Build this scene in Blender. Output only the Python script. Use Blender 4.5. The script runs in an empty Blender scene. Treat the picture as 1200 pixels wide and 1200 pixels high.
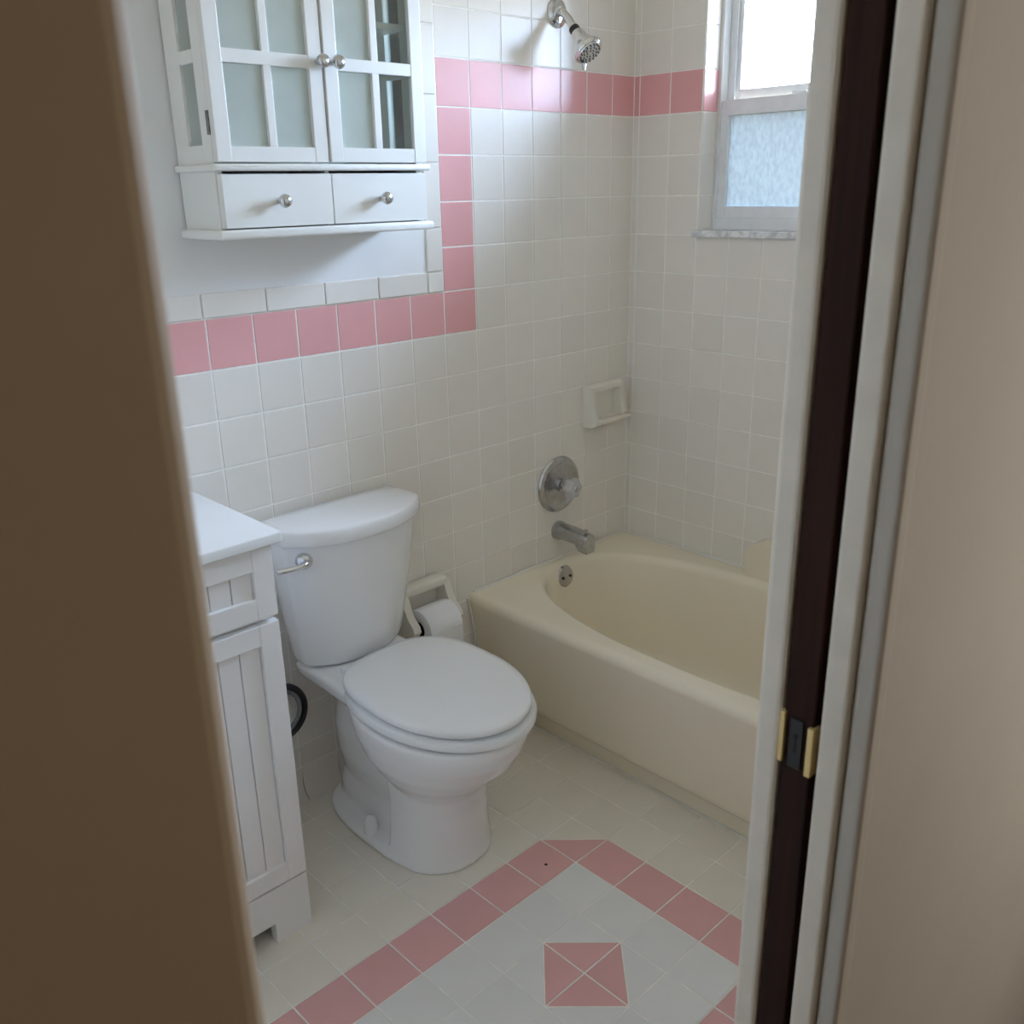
import bpy, bmesh, math, random
from mathutils import Vector, Matrix
random.seed(4)
PI = math.pi
scene = bpy.context.scene
COL = scene.collection

# ---------------------------------------------------------------- camera
cam_data = bpy.data.cameras.new('camera')
cam = bpy.data.objects.new('camera', cam_data)
COL.objects.link(cam)
CAM = Vector((-2.3394, -1.8828, 1.5021))
YAW, PITCH, ROLL = 0.7658, -0.3357, -0.0191
fwd = Vector((math.sin(YAW)*math.cos(PITCH), math.cos(YAW)*math.cos(PITCH), math.sin(PITCH)))
rgt = Vector((math.cos(YAW), -math.sin(YAW), 0))
upv = rgt.cross(fwd)
r2 = math.cos(ROLL)*rgt + math.sin(ROLL)*upv
u2 = -math.sin(ROLL)*rgt + math.cos(ROLL)*upv
m = Matrix((r2, u2, -fwd)).transposed().to_4x4()
m.translation = CAM
cam.matrix_world = m
cam_data.sensor_width = 36.0
cam_data.lens = 1092.1/1200*36.0
cam_data.clip_start = 0.02
cam_data.dof.use_dof = True
cam_data.dof.focus_distance = 2.1
cam_data.dof.aperture_fstop = 9.5
scene.camera = cam

# ---------------------------------------------------------------- daylight, exposure
world = bpy.data.worlds.new('overcast_sky')
scene.world = world
world.use_nodes = True
bg = world.node_tree.nodes['Background']
wn, wl = world.node_tree.nodes, world.node_tree.links
w_tc = wn.new('ShaderNodeTexCoord'); w_sep = wn.new('ShaderNodeSeparateXYZ'); w_ramp = wn.new('ShaderNodeValToRGB')
wl.new(w_tc.outputs['Generated'], w_sep.inputs[0])
w_map = wn.new('ShaderNodeMapRange'); w_map.inputs[1].default_value = -1; w_map.inputs[2].default_value = 1
wl.new(w_sep.outputs['Z'], w_map.inputs[0]); wl.new(w_map.outputs[0], w_ramp.inputs[0])
# earth and foliage below the horizon, overcast blue-white sky above it
w_ramp.color_ramp.elements[0].position = 0.47; w_ramp.color_ramp.elements[0].color = (0.24, 0.22, 0.17, 1)
w_ramp.color_ramp.elements[1].position = 0.53; w_ramp.color_ramp.elements[1].color = (0.545, 0.715, 1.0, 1)
wl.new(w_ramp.outputs[0], bg.inputs[0])
bg.inputs[1].default_value = 63.0
scene.view_settings.view_transform = 'Standard'
scene.view_settings.look = 'None'
scene.view_settings.gamma = 1.0
scene.view_settings.exposure = 0.0
scene.view_settings.use_curve_mapping = False
scene.cycles.use_denoising = True
scene.cycles.max_bounces = 12
scene.cycles.diffuse_bounces = 8
scene.cycles.transparent_max_bounces = 12
scene.cycles.sample_clamp_indirect = 6.0

def area(name, loc, rot, sx, sy, power, color, portal=False):
    l = bpy.data.lights.new(name, 'AREA')
    l.shape = 'RECTANGLE'; l.size = sx; l.size_y = sy
    l.energy = power; l.color = color
    o = bpy.data.objects.new(name, l); COL.objects.link(o)
    o.location = loc; o.rotation_euler = rot
    if portal: l.cycles.is_portal = True
    return o
# daylight comes in from the sky through the window (portal only guides sampling)
area('window_portal', (0.20, -0.72, 1.73), (0, PI/2, 0), 0.80, 1.05, 1.0, (1, 1, 1), True)
# added fill light at the hall's right end, where no doorway is built
area('hall_fill_light', (-0.36, -2.25, 1.25), (0, PI/2, 0), 1.9, 0.7, 10.5, (1.0, 0.94, 0.86))

# ---------------------------------------------------------------- materials
def new_mat(name):
    mt = bpy.data.materials.new(name); mt.use_nodes = True
    nt = mt.node_tree
    return mt, nt, nt.nodes['Principled BSDF']
def mat(name, col, rough=0.4, metal=0.0, var=0.04, scale=8.0, bump=0.0, bscale=40.0, spec=0.5, objvar=0.0, coat=0.0):
    mt, nt, b = new_mat(name)
    L = nt.links.new
    tc = nt.nodes.new('ShaderNodeTexCoord')
    ns = nt.nodes.new('ShaderNodeTexNoise'); ns.inputs['Scale'].default_value = scale; ns.inputs['Detail'].default_value = 4
    L(tc.outputs['Object'], ns.inputs['Vector'])
    mr = nt.nodes.new('ShaderNodeMapRange'); mr.inputs[1].default_value = 0.3; mr.inputs[2].default_value = 0.7
    mr.inputs[3].default_value = 1 - var; mr.inputs[4].default_value = 1 + var
    L(ns.outputs[0], mr.inputs[0])
    val = mr.outputs[0]
    if objvar:
        oi = nt.nodes.new('ShaderNodeObjectInfo')
        m2 = nt.nodes.new('ShaderNodeMapRange'); m2.inputs[3].default_value = 1-objvar; m2.inputs[4].default_value = 1+objvar
        L(oi.outputs['Random'], m2.inputs[0])
        mu = nt.nodes.new('ShaderNodeMath'); mu.operation = 'MULTIPLY'
        L(val, mu.inputs[0]); L(m2.outputs[0], mu.inputs[1]); val = mu.outputs[0]
    vm = nt.nodes.new('ShaderNodeVectorMath'); vm.operation = 'SCALE'
    vm.inputs[0].default_value = col[:3]
    L(val, vm.inputs['Scale'])
    L(vm.outputs[0], b.inputs['Base Color'])
    b.inputs['Roughness'].default_value = rough
    b.inputs['Metallic'].default_value = metal
    b.inputs['Specular IOR Level'].default_value = spec
    if coat: b.inputs['Coat Weight'].default_value = coat; b.inputs['Coat Roughness'].default_value = 0.05
    if bump:
        n2 = nt.nodes.new('ShaderNodeTexNoise'); n2.inputs['Scale'].default_value = bscale; n2.inputs['Detail'].default_value = 3
        L(tc.outputs['Object'], n2.inputs['Vector'])
        bp = nt.nodes.new('ShaderNodeBump'); bp.inputs['Strength'].default_value = bump; bp.inputs['Distance'].default_value = 0.002
        L(n2.outputs[0], bp.inputs['Height']); L(bp.outputs[0], b.inputs['Normal'])
    return mt

M = {}
M['tile'] = mat('cream_glazed_tile', (0.83, 0.785, 0.72), 0.24, var=0.015, bump=0.12, bscale=14, objvar=0.02, spec=0.4)
M['pink'] = mat('pink_glazed_tile', (0.80, 0.41, 0.41), 0.24, var=0.02, bump=0.12, bscale=14, objvar=0.03, spec=0.4)
M['grout'] = mat('pale_grout', (0.90, 0.88, 0.83), 0.85, var=0.05, scale=30)
M['ftile'] = mat('cream_floor_tile', (0.80, 0.75, 0.655), 0.22, var=0.02, bump=0.25, bscale=16, objvar=0.02)
M['fwhite'] = mat('white_floor_tile', (0.79, 0.785, 0.77), 0.20, var=0.02, bump=0.3, bscale=16, objvar=0.02)
M['fpink'] = mat('pink_floor_tile', (0.74, 0.41, 0.40), 0.22, var=0.03, bump=0.2, bscale=16, objvar=0.03)
M['fgrout'] = mat('floor_grout', (0.82, 0.80, 0.75), 0.9, var=0.1, scale=20)
M['plaster'] = mat('white_wall_paint', (0.83, 0.83, 0.82), 0.6, var=0.015, bump=0.1, bscale=60)
M['cream'] = mat('cream_wall_paint', (0.88, 0.845, 0.77), 0.6, var=0.015)
M['ceil'] = mat('ceiling_paint', (0.90, 0.87, 0.80), 0.8, var=0.01)
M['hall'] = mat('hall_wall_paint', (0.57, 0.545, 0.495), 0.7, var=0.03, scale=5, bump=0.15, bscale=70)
M['hallshaded'] = mat('hall_tan_shaded', (0.42, 0.335, 0.235), 0.7, var=0.03, scale=5, bump=0.15, bscale=70)  # tan taken darker: the dim hall's shade is put into this colour
M['hallfloor'] = mat('hall_floor_wood', (0.16, 0.10, 0.06), 0.4, var=0.2, scale=6)
M['jamb'] = mat('jamb_white_paint', (0.79, 0.745, 0.66), 0.4, var=0.05, scale=25, bump=0.2, bscale=30)
M['tub'] = mat('cream_tub_enamel', (0.87, 0.79, 0.63), 0.22, var=0.012, scale=3)
M['china'] = mat('white_china', (0.88, 0.88, 0.88), 0.10, var=0.005, scale=3)
M['seat'] = mat('white_seat_plastic', (0.88, 0.89, 0.90), 0.25, var=0.005, scale=3)
M['ceramic'] = mat('cream_ceramic', (0.82, 0.78, 0.69), 0.15, var=0.01)
M['cab'] = mat('white_cabinet_paint', (0.83, 0.825, 0.79), 0.35, var=0.012, scale=6)
M['van'] = mat('white_vanity_paint', (0.84, 0.83, 0.82), 0.35, var=0.012, scale=6)
M['vtop'] = mat('white_vanity_top', (0.85, 0.86, 0.86), 0.2, var=0.01)
M['chrome'] = mat('chrome', (0.72, 0.73, 0.74), 0.13, 1.0, var=0.03, scale=30)
M['dull'] = mat('worn_chrome', (0.52, 0.52, 0.53), 0.24, 1.0, var=0.12, scale=60)
M['nickel'] = mat('brushed_nickel_knob', (0.62, 0.62, 0.62), 0.2, 1.0, var=0.04)
M['brass'] = mat('brass', (0.80, 0.58, 0.22), 0.3, 1.0, var=0.05, scale=50)
M['brassp'] = mat('pale_brass', (0.80, 0.62, 0.28), 0.4, 0.25, var=0.05, scale=60)
M['black'] = mat('black_plastic', (0.012, 0.013, 0.014), 0.4, var=0.1)
M['blackm'] = mat('black_latch_metal', (0.02, 0.022, 0.024), 0.35, 0.3, var=0.1)
M['hole'] = mat('dark_core', (0.02, 0.018, 0.015), 0.9)
M['paper'] = mat('toilet_paper', (0.84, 0.84, 0.84), 0.95, var=0.02, bump=0.3, bscale=120)
M['card'] = mat('paper_core_card', (0.42, 0.35, 0.27), 0.9, var=0.05)
M['alu'] = mat('grey_window_aluminium', (0.84, 0.86, 0.88), 0.4, 0.2, var=0.05, scale=20)
M['hinge'] = mat('dark_hinge_steel', (0.22, 0.22, 0.22), 0.4, 0.8, var=0.3, scale=200)
M['hose'] = mat('grey_braided_hose', (0.25, 0.25, 0.26), 0.5, 0.3, var=0.25, scale=150)
M['grime'] = mat('dark_grime', (0.03, 0.02, 0.02), 0.9)
M['caulk'] = mat('white_caulk', (0.82, 0.80, 0.74), 0.5, var=0.03)

def wood():
    mt, nt, b = new_mat('dark_stained_wood'); L = nt.links.new
    tc = nt.nodes.new('ShaderNodeTexCoord')
    mp = nt.nodes.new('ShaderNodeMapping'); mp.inputs['Scale'].default_value = (60, 60, 2.2)
    L(tc.outputs['Object'], mp.inputs[0])
    n = nt.nodes.new('ShaderNodeTexNoise'); n.inputs['Scale'].default_value = 1.3; n.inputs['Detail'].default_value = 6
    L(mp.outputs[0], n.inputs['Vector'])
    r = nt.nodes.new('ShaderNodeValToRGB')
    r.color_ramp.elements[0].position = 0.3; r.color_ramp.elements[0].color = (0.012, 0.006, 0.005, 1)
    r.color_ramp.elements[1].position = 0.75; r.color_ramp.elements[1].color = (0.055, 0.020, 0.012, 1)
    L(n.outputs[0], r.inputs[0]); L(r.outputs[0], b.inputs['Base Color'])
    b.inputs['Roughness'].default_value = 0.6
    b.inputs['Specular IOR Level'].default_value = 0.15
    return mt
M['wood'] = wood()

def marble():
    mt, nt, b = new_mat('grey_veined_marble'); L = nt.links.new
    tc = nt.nodes.new('ShaderNodeTexCoord')
    n = nt.nodes.new('ShaderNodeTexNoise'); n.inputs['Scale'].default_value = 22; n.inputs['Detail'].default_value = 8; n.inputs['Distortion'].default_value = 2
    L(tc.outputs['Object'], n.inputs['Vector'])
    r = nt.nodes.new('ShaderNodeValToRGB')
    r.color_ramp.elements[0].position = 0.38; r.color_ramp.elements[0].color = (0.58, 0.59, 0.61, 1)
    r.color_ramp.elements[1].position = 0.6; r.color_ramp.elements[1].color = (0.88, 0.88, 0.88, 1)
    L(n.outputs[0], r.inputs[0]); L(r.outputs[0], b.inputs['Base Color'])
    b.inputs['Roughness'].default_value = 0.25
    return mt
M['marble'] = marble()

def pane_mat(name, tint, body, body_w, scale, lo, hi, frosted='Translucent', aniso=(1, 1, 1)):
    """thin glass: tinted see-through, a dirty or frosted body that scatters, and a mirror sheen"""
    mt = bpy.data.materials.new(name); mt.use_nodes = True
    nt = mt.node_tree; nt.nodes.clear(); L = nt.links.new
    out = nt.nodes.new('ShaderNodeOutputMaterial')
    tr = nt.nodes.new('ShaderNodeBsdfTransparent'); tr.inputs[0].default_value = (*tint, 1)
    tl = nt.nodes.new('ShaderNodeBsdf'+frosted); tl.inputs[0].default_value = (*body, 1)
    gl = nt.nodes.new('ShaderNodeBsdfGlossy'); gl.inputs['Roughness'].default_value = 0.05
    tc = nt.nodes.new('ShaderNodeTexCoord')
    mp = nt.nodes.new('ShaderNodeMapping'); mp.inputs['Scale'].default_value = aniso
    L(tc.outputs['Object'], mp.inputs[0])
    n = nt.nodes.new('ShaderNodeTexNoise'); n.inputs['Scale'].default_value = scale; n.inputs['Detail'].default_value = 7
    L(mp.outputs[0], n.inputs['Vector'])
    mr = nt.nodes.new('ShaderNodeMapRange'); mr.inputs[1].default_value = lo; mr.inputs[2].default_value = hi
    mr.inputs[3].default_value = body_w[0]; mr.inputs[4].default_value = body_w[1]
    L(n.outputs[0], mr.inputs[0])
    mx = nt.nodes.new('ShaderNodeMixShader'); L(mr.outputs[0], mx.inputs[0]); L(tr.outputs[0], mx.inputs[1]); L(tl.outputs[0], mx.inputs[2])
    fr = nt.nodes.new('ShaderNodeFresnel'); fr.inputs[0].default_value = 1.45
    m2 = nt.nodes.new('ShaderNodeMixShader'); L(fr.outputs[0], m2.inputs[0]); L(mx.outputs[0], m2.inputs[1]); L(gl.outputs[0], m2.inputs[2])
    L(m2.outputs[0], out.inputs[0])
    return mt
M['pane'] = pane_mat('clear_dirty_pane', (0.97, 0.98, 0.98), (0.35, 0.36, 0.33), (0.0, 0.5), 38, 0.66, 0.72)
M['frost'] = pane_mat('frosted_pane', (0.085, 0.092, 0.092), (0.25, 0.262, 0.258), (0.55, 0.88), 110, 0.35, 0.75, aniso=(1, 1, 0.5))
M['cabglass'] = pane_mat('green_tinted_pane', (0.90, 0.96, 0.92), (0.84, 0.91, 0.86), (0.42, 0.55), 5, 0.3, 0.7, frosted='Diffuse')
M['cabclear'] = pane_mat('clear_green_pane', (0.95, 0.98, 0.96), (0.80, 0.88, 0.82), (0.02, 0.06), 5, 0.3, 0.7, frosted='Diffuse')

def crystal():
    mt, nt, b = new_mat('clear_acrylic')
    b.inputs['Base Color'].default_value = (0.9, 0.9, 0.9, 1)
    b.inputs['Roughness'].default_value = 0.08
    b.inputs['Transmission Weight'].default_value = 0.55
    b.inputs['IOR'].default_value = 1.45
    return mt
M['acrylic'] = crystal()

# ---------------------------------------------------------------- mesh helpers
def to_mesh(bm, name, smooth=False, recalc=True):
    if recalc: bmesh.ops.recalc_face_normals(bm, faces=bm.faces[:])
    me = bpy.data.meshes.new(name); bm.to_mesh(me); bm.free()
    if smooth:
        for p in me.polygons: p.use_smooth = True
    return me
def link(name, me, material, parent=None):
    o = bpy.data.objects.new(name, me); COL.objects.link(o)
    if material is not None:
        if not me.materials: me.materials.append(material)
    if parent is not None: o.parent = parent
    return o
def obj(name, bm, material, parent=None, smooth=False, angle=None):
    me = to_mesh(bm, name, smooth)
    o = link(name, me, material, parent)
    if angle is not None:
        for p in me.polygons: p.use_smooth = True
        e = o.modifiers.new('edge_split', 'EDGE_SPLIT'); e.split_angle = math.radians(angle)
    return o
def empty(name, loc=(0, 0, 0)):
    o = bpy.data.objects.new(name, None); COL.objects.link(o); o.location = loc
    return o
def tag(o, label, cat, group=None):
    o['label'] = label; o['category'] = cat
    if group: o['group'] = group
    return o
def structure(o, label=None):
    o['kind'] = 'structure'
    if label: o['label'] = label
    return o
def box(bm, x0, x1, y0, y1, z0, z1, bev=0.0, seg=2):
    t = bmesh.new()
    bmesh.ops.create_cube(t, size=1)
    for v in t.verts:
        v.co = Vector(((x0+x1)/2 + v.co.x*(x1-x0), (y0+y1)/2 + v.co.y*(y1-y0), (z0+z1)/2 + v.co.z*(z1-z0)))
    if bev: bmesh.ops.bevel(t, geom=t.edges[:], offset=bev, segments=seg, profile=0.5, affect='EDGES')
    me = bpy.data.meshes.new('t'); t.to_mesh(me); t.free()
    bm.from_mesh(me); bpy.data.meshes.remove(me)
    return bm
def B(*a, **k): return box(bmesh.new(), *a, **k)
def loft(bm, rings, cap0=True, cap1=True):
    vs = [[bm.verts.new(p) for p in r] for r in rings]
    n = len(rings[0])
    for a, b in zip(vs[:-1], vs[1:]):
        for i in range(n):
            bm.faces.new((a[i], a[(i+1) % n], b[(i+1) % n], b[i]))
    if cap0: bm.faces.new(list(reversed(vs[0])))
    if cap1: bm.faces.new(vs[-1])
    return bm
def lathe(bm, prof, origin, axis, n=32):
    """prof: (radius, distance along axis)"""
    ax = Vector(axis).normalized(); o = Vector(origin)
    t = ax.orthogonal().normalized(); s = ax.cross(t)
    rings = []
    for r, d in prof:
        r = max(r, 1e-5)
        rings.append([o + ax*d + (t*math.cos(2*PI*i/n) + s*math.sin(2*PI*i/n))*r for i in range(n)])
    return loft(bm, rings)
def tube(bm, pts, rad, n=14):
    pts = [Vector(p) for p in pts]
    if not isinstance(rad, (list, tuple)): rad = [rad]*len(pts)
    rings = []; prev = None
    for i, p in enumerate(pts):
        d = (pts[min(i+1, len(pts)-1)] - pts[max(i-1, 0)]).normalized()
        t = d.orthogonal().normalized() if prev is None else (prev - d*prev.dot(d)).normalized()
        prev = t; s = d.cross(t)
        rings.append([p + (t*math.cos(2*PI*k/n) + s*math.sin(2*PI*k/n))*rad[i] for k in range(n)])
    return loft(bm, rings)
def smooth_path(pts, n=8):
    P = [Vector(p) for p in pts]; out = []
    for i in range(len(P)-1):
        p0 = P[max(i-1, 0)]; p1 = P[i]; p2 = P[i+1]; p3 = P[min(i+2, len(P)-1)]
        for k in range(n):
            t = k/n
            out.append(0.5*((2*p1)+(-p0+p2)*t+(2*p0-5*p1+4*p2-p3)*t*t+(-p0+3*p1-3*p2+p3)*t**3))
    out.append(P[-1]); return out
def prism(bm, poly, axis, a, b):
    """extrude a 2-D polygon along axis 'x','y','z' from a to b"""
    def P(u, v, w):
        return {'x': (w, u, v), 'y': (u, w, v), 'z': (u, v, w)}[axis]
    return loft(bm, [[P(u, v, a) for u, v in poly], [P(u, v, b) for u, v in poly]])
def bevel_all(bm, off, seg=2, ang=30):
    ed = [e for e in bm.edges if len(e.link_faces) == 2 and e.calc_face_angle(0) > math.radians(ang)]
    bmesh.ops.bevel(bm, geom=ed, offset=off, segments=seg, profile=0.5, affect='EDGES')
    return bm

# ---------------------------------------------------------------- room shell
P = 0.11                       # wall tile pitch
ZP = 1.7996                    # top of the pink band
RX0, RX1 = -2.20, 0.0          # room in x
RY0 = -1.470                   # room side of the doorway wall
CEIL = 2.42
TUBZ = 0.388
TT = 0.008                     # tile thickness
def zk(k): return ZP - P*k
def bx_line(i): return 0.0 if i == 0 else -P*i + 0.0128       # vertical joints, back wall
def wy_line(i): return 0.0 if i < 0 else -P*i - 0.0205        # vertical joints, window wall

floor = structure(obj('floor', B(RX0-0.1, 0.1, RY0-0.01, 0.1, -0.08, -0.0008), M['fgrout']), 'bathroom floor of cream, white and pink tiles')
ceiling = structure(obj('ceiling', B(-3.4, 0.3, -3.1, 0.2, CEIL, CEIL+0.08), M['ceil']))
wall_back = structure(obj('wall_back', B(RX0-0.1, 0.12, 0.0009, 0.12, -0.08, CEIL), M['grout']), 'back wall of cream tiles with a stepped pink tile band')
plaster = obj('plaster_field', B(RX0, -0.8115, 0.0003, 0.02, 1.3005, CEIL), M['plaster'], wall_back)
wall_left = structure(obj('wall_left', B(RX0-0.1, RX0, RY0, 0.0025, -0.08, CEIL), M['cream']))

# window opening in the right wall
WY0, WY1 = -0.243, -1.20
WZ0, WZ1 = 1.374, 2.09
bm = bmesh.new()
box(bm, 0.0009, 0.14, WY0, 0.0025, -0.08, CEIL)
box(bm, 0.0009, 0.14, -3.1, WY1, -0.08, CEIL)
box(bm, 0.0009, 0.14, WY1, WY0, -0.08, WZ0-0.018)
box(bm, 0.0009, 0.14, WY1, WY0, WZ1, CEIL)
wall_right = structure(obj('wall_right', bm, M['grout']), 'window wall of cream tiles above the tub')

# ---------------------------------------------------------------- tiles
GAP = 0.0015
_tiles = {}
def tile_mesh(poly, thick, material, bev=0.0014):
    """flat tile in the local xy plane, face up, from a convex polygon centred on the origin"""
    key = (tuple((round(x, 4), round(y, 4)) for x, y in poly), thick, material.name)
    if key in _tiles: return _tiles[key]
    bm = bmesh.new()
    n = len(poly)
    c = Vector((sum(p[0] for p in poly)/n, sum(p[1] for p in poly)/n))
    pts = [Vector(p) for p in poly]
    def inset(d):
        out = []
        for i in range(n):
            a, b, cc = pts[i-1], pts[i], pts[(i+1) % n]
            e1 = (b-a).normalized(); e2 = (cc-b).normalized()
            n1 = Vector((-e1.y, e1.x)); n2 = Vector((-e2.y, e2.x))
            k = n1 + n2; k = k/ max(k.length_squared/2, 1e-6)
            out.append(b + k*d)
        return out
    r0 = inset(GAP); r1 = inset(GAP + bev*0.35); r2 = inset(GAP + bev)
    loft(bm, [[(p.x, p.y, -thick) for p in r0], [(p.x, p.y, -bev) for p in r0], [(p.x, p.y, -bev*0.3) for p in r1], [(p.x, p.y, 0) for p in r2]], cap0=False)
    me = to_mesh(bm, 'tile')
    me.materials.append(material)
    _tiles[key] = me
    return me
def put_tile(name, poly, thick, material, parent, frame, loc, wob=0.0):
    """poly in 2-D counter-clockwise; frame = 3x3 columns (u, v, normal)"""
    me = tile_mesh(poly, thick, material)
    o = bpy.data.objects.new(name, me); COL.objects.link(o)
    R = Matrix(frame).transposed()
    if wob:
        R = R @ Matrix.Rotation(random.uniform(-wob, wob), 3, 'X') @ Matrix.Rotation(random.uniform(-wob, wob), 3, 'Y')
    mw = R.to_4x4(); mw.translation = Vector(loc)
    o.parent = parent
    o.matrix_local = mw
    return o
FB = (Vector((1, 0, 0)), Vector((0, 0, 1)), Vector((0, -1, 0)))      # back wall
FW = (Vector((0, -1, 0)), Vector((0, 0, 1)), Vector((-1, 0, 0)))     # window wall
FR = (Vector((1, 0, 0)), Vector((0, 0, 1)), Vector((0, -1, 0)))      # window reveal
FF = (Vector((1, 0, 0)), Vector((0, 1, 0)), Vector((0, 0, 1)))       # floor
def rect(w, h): return [(-w/2, -h/2), (w/2, -h/2), (w/2, h/2), (-w/2, h/2)]

WOB = 0.0035
# back wall, columns from the corner; rows from the pink band
for i in range(0, 20):
    xr, xl = bx_line(i), bx_line(i+1)
    xl = max(xl, RX0)
    if xr - xl < 0.02: continue
    for k in range(-4, 17):
        zt, zb = zk(k), zk(k+1)
        if i >= 7 and k < 5: continue                  # painted wall behind the cabinet
        low = TUBZ+0.001 if i < 6 else (0.301 if False else 0.086)
        if i == 6: low = 0.086
        if zt <= low + 0.012: continue
        zb = max(zb, low)
        if xl < -1.56 and zt < 0.80: continue           # behind the vanity
        pink = (k == 0 and i <= 6) or (i == 6 and 0 <= k <= 5) or (k == 5 and i >= 6)
        w, h = xr-xl, zt-zb
        put_tile('tile', rect(w, h), TT, M['pink'] if pink else M['tile'], wall_back, FB, ((xr+xl)/2, 0, (zt+zb)/2), WOB)
# narrow bullnose trim around the painted field
xt = bx_line(7)
for k in range(6):
    z0 = 1.258+0.153*(k) if k else 1.302
    z0 = 1.302 if k == 0 else 1.408+0.153*(k-1)
    z1 = 1.408+0.153*k
    o = obj('trim_tile', bevel_all(B(xt-0.0525, xt-0.0012, -0.004, 0.004, z0+0.0012, z1-0.0012), 0.003, 3), M['tile'], wall_back)
o = obj('trim_tile', bevel_all(B(xt-0.0525, xt-0.0012, -0.004, 0.004, zk(5)+0.0012, 1.300), 0.003, 3), M['tile'], wall_back)
for k in range(9):
    x1 = -0.8115-0.153*k; x0 = max(x1-0.153, RX0)
    obj('trim_tile', bevel_all(B(x0+0.0012, x1-0.0012, -0.004, 0.004, zk(5)+0.0012, 1.302), 0.003, 3), M['tile'], wall_back)
# cove base behind the toilet
for i in range(6, 14):
    xr, xl = bx_line(i), bx_line(i+1)
    if i == 6: xr = -0.722
    poly = [(0.0, 0.0), (-0.030, 0.0), (-0.022, 0.004), (-0.011, 0.016), (-0.004, 0.040), (-0.001, 0.084), (0.0, 0.084)]
    obj('base_tile', prism(bmesh.new(), poly, 'x', xl+0.0014, xr-0.0014), M['tile'], wall_back, angle=50)
# window wall
for i in range(-1, 13):
    yr = wy_line(i) if i >= 0 else 0.0
    ya = 0.0 if i == -1 else wy_line(i)
    yb = wy_line(i+1)
    if yb < RY0: yb = RY0
    if ya - yb < 0.008: continue
    for k in range(-4, 13):
        zt, zb = zk(k), zk(k+1)
        zb = max(zb, TUBZ+0.001)
        inside = (ya <= WY0+0.01 and yb >= WY1-0.08)
        if inside:
            if zb > WZ0-0.02 and zt < WZ1+0.02: continue
            if zt > WZ0-0.018 and zb < WZ0-0.018: zt = WZ0-0.018
            if zb < WZ1+0.003 and zt > WZ1+0.02: zb = WZ1+0.003
        if zt-zb < 0.01: continue
        pink = (k == 0)
        put_tile('tile', rect(ya-yb, zt-zb), TT, M['pink'] if pink else M['tile'], wall_right, FW, (0, (ya+yb)/2, (zt+zb)/2), WOB)
# tiled reveals of the window
for k in range(-2, 4):
    zt, zb = min(zk(k), WZ1), max(zk(k+1), WZ0)
    if zt-zb < 0.01: continue
    put_tile('tile', rect(0.068, zt-zb), 0.004, M['pink'] if k == 0 else M['tile'], wall_right, FR, (0.035, WY0-0.0015, (zt+zb)/2))
    put_tile('tile', rect(0.068, zt-zb), 0.004, M['pink'] if k == 0 else M['tile'], wall_right,
             (Vector((-1, 0, 0)), Vector((0, 0, 1)), Vector((0, 1, 0))), (0.035, WY1+0.0015, (zt+zb)/2))

# floor tiles
FX, FY, FPX, FPY = -0.9968, -0.5647, 0.1155, 0.1158
def fcell(ia, jb):
    x0, x1 = FX+FPX*ia, FX+FPX*(ia+1); y0, y1 = FY+FPY*(jb-1), FY+FPY*jb
    cx0, cx1 = max(x0, RX0), min(x1, -0.640); cy0, cy1 = max(y0, RY0), min(y1, 0.0)
    return x0, x1, y0, y1, cx0, cx1, cy0, cy1
def put_poly(pts, material):
    cx = sum(p[0] for p in pts)/len(pts); cy = sum(p[1] for p in pts)/len(pts)
    put_tile('tile', [(x-cx, y-cy) for x, y in pts], TT, material, floor, FF, (cx, cy, 0), 0.0015)
tri = {}
tri[(0, 0)] = 'bl'; tri[(0, -5)] = 'tl'; tri[(-9, 0)] = 'br'; tri[(-9, -5)] = 'tr'
for c in (-2, -6):
    tri[(c-1, -2)] = 'br'; tri[(c, -2)] = 'bl'; tri[(c-1, -3)] = 'tr'; tri[(c, -3)] = 'tl'
for ia in range(-11, 4):
    for jb in range(-8, 6):
        x0, x1, y0, y1, cx0, cx1, cy0, cy1 = fcell(ia, jb)
        if cx1-cx0 < 0.012 or cy1-cy0 < 0.012: continue
        inside = -8 <= ia <= -1 and -4 <= jb <= -1
        white = M['fwhite'] if inside else M['ftile']
        if (ia, jb) in tri:
            bl, br, tr, tl = (x0, y0), (x1, y0), (x1, y1), (x0, y1)
            t = tri[(ia, jb)]
            d = {'bl': ([bl, br, tl], [br, tr, tl]), 'tr': ([br, tr, tl], [bl, br, tl]),
                 'br': ([bl, br, tr], [bl, tr, tl]), 'tl': ([bl, tr, tl], [bl, br, tr])}[t]
            put_poly(d[0], M['fpink']); put_poly(d[1], white)
            continue
        pink = (jb in (0, -5) and -8 <= ia <= -1) or (ia in (0, -9) and -4 <= jb <= -1)
        put_poly([(cx0, cy0), (cx1, cy0), (cx1, cy1), (cx0, cy1)], M['fpink'] if pink else white)

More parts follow.
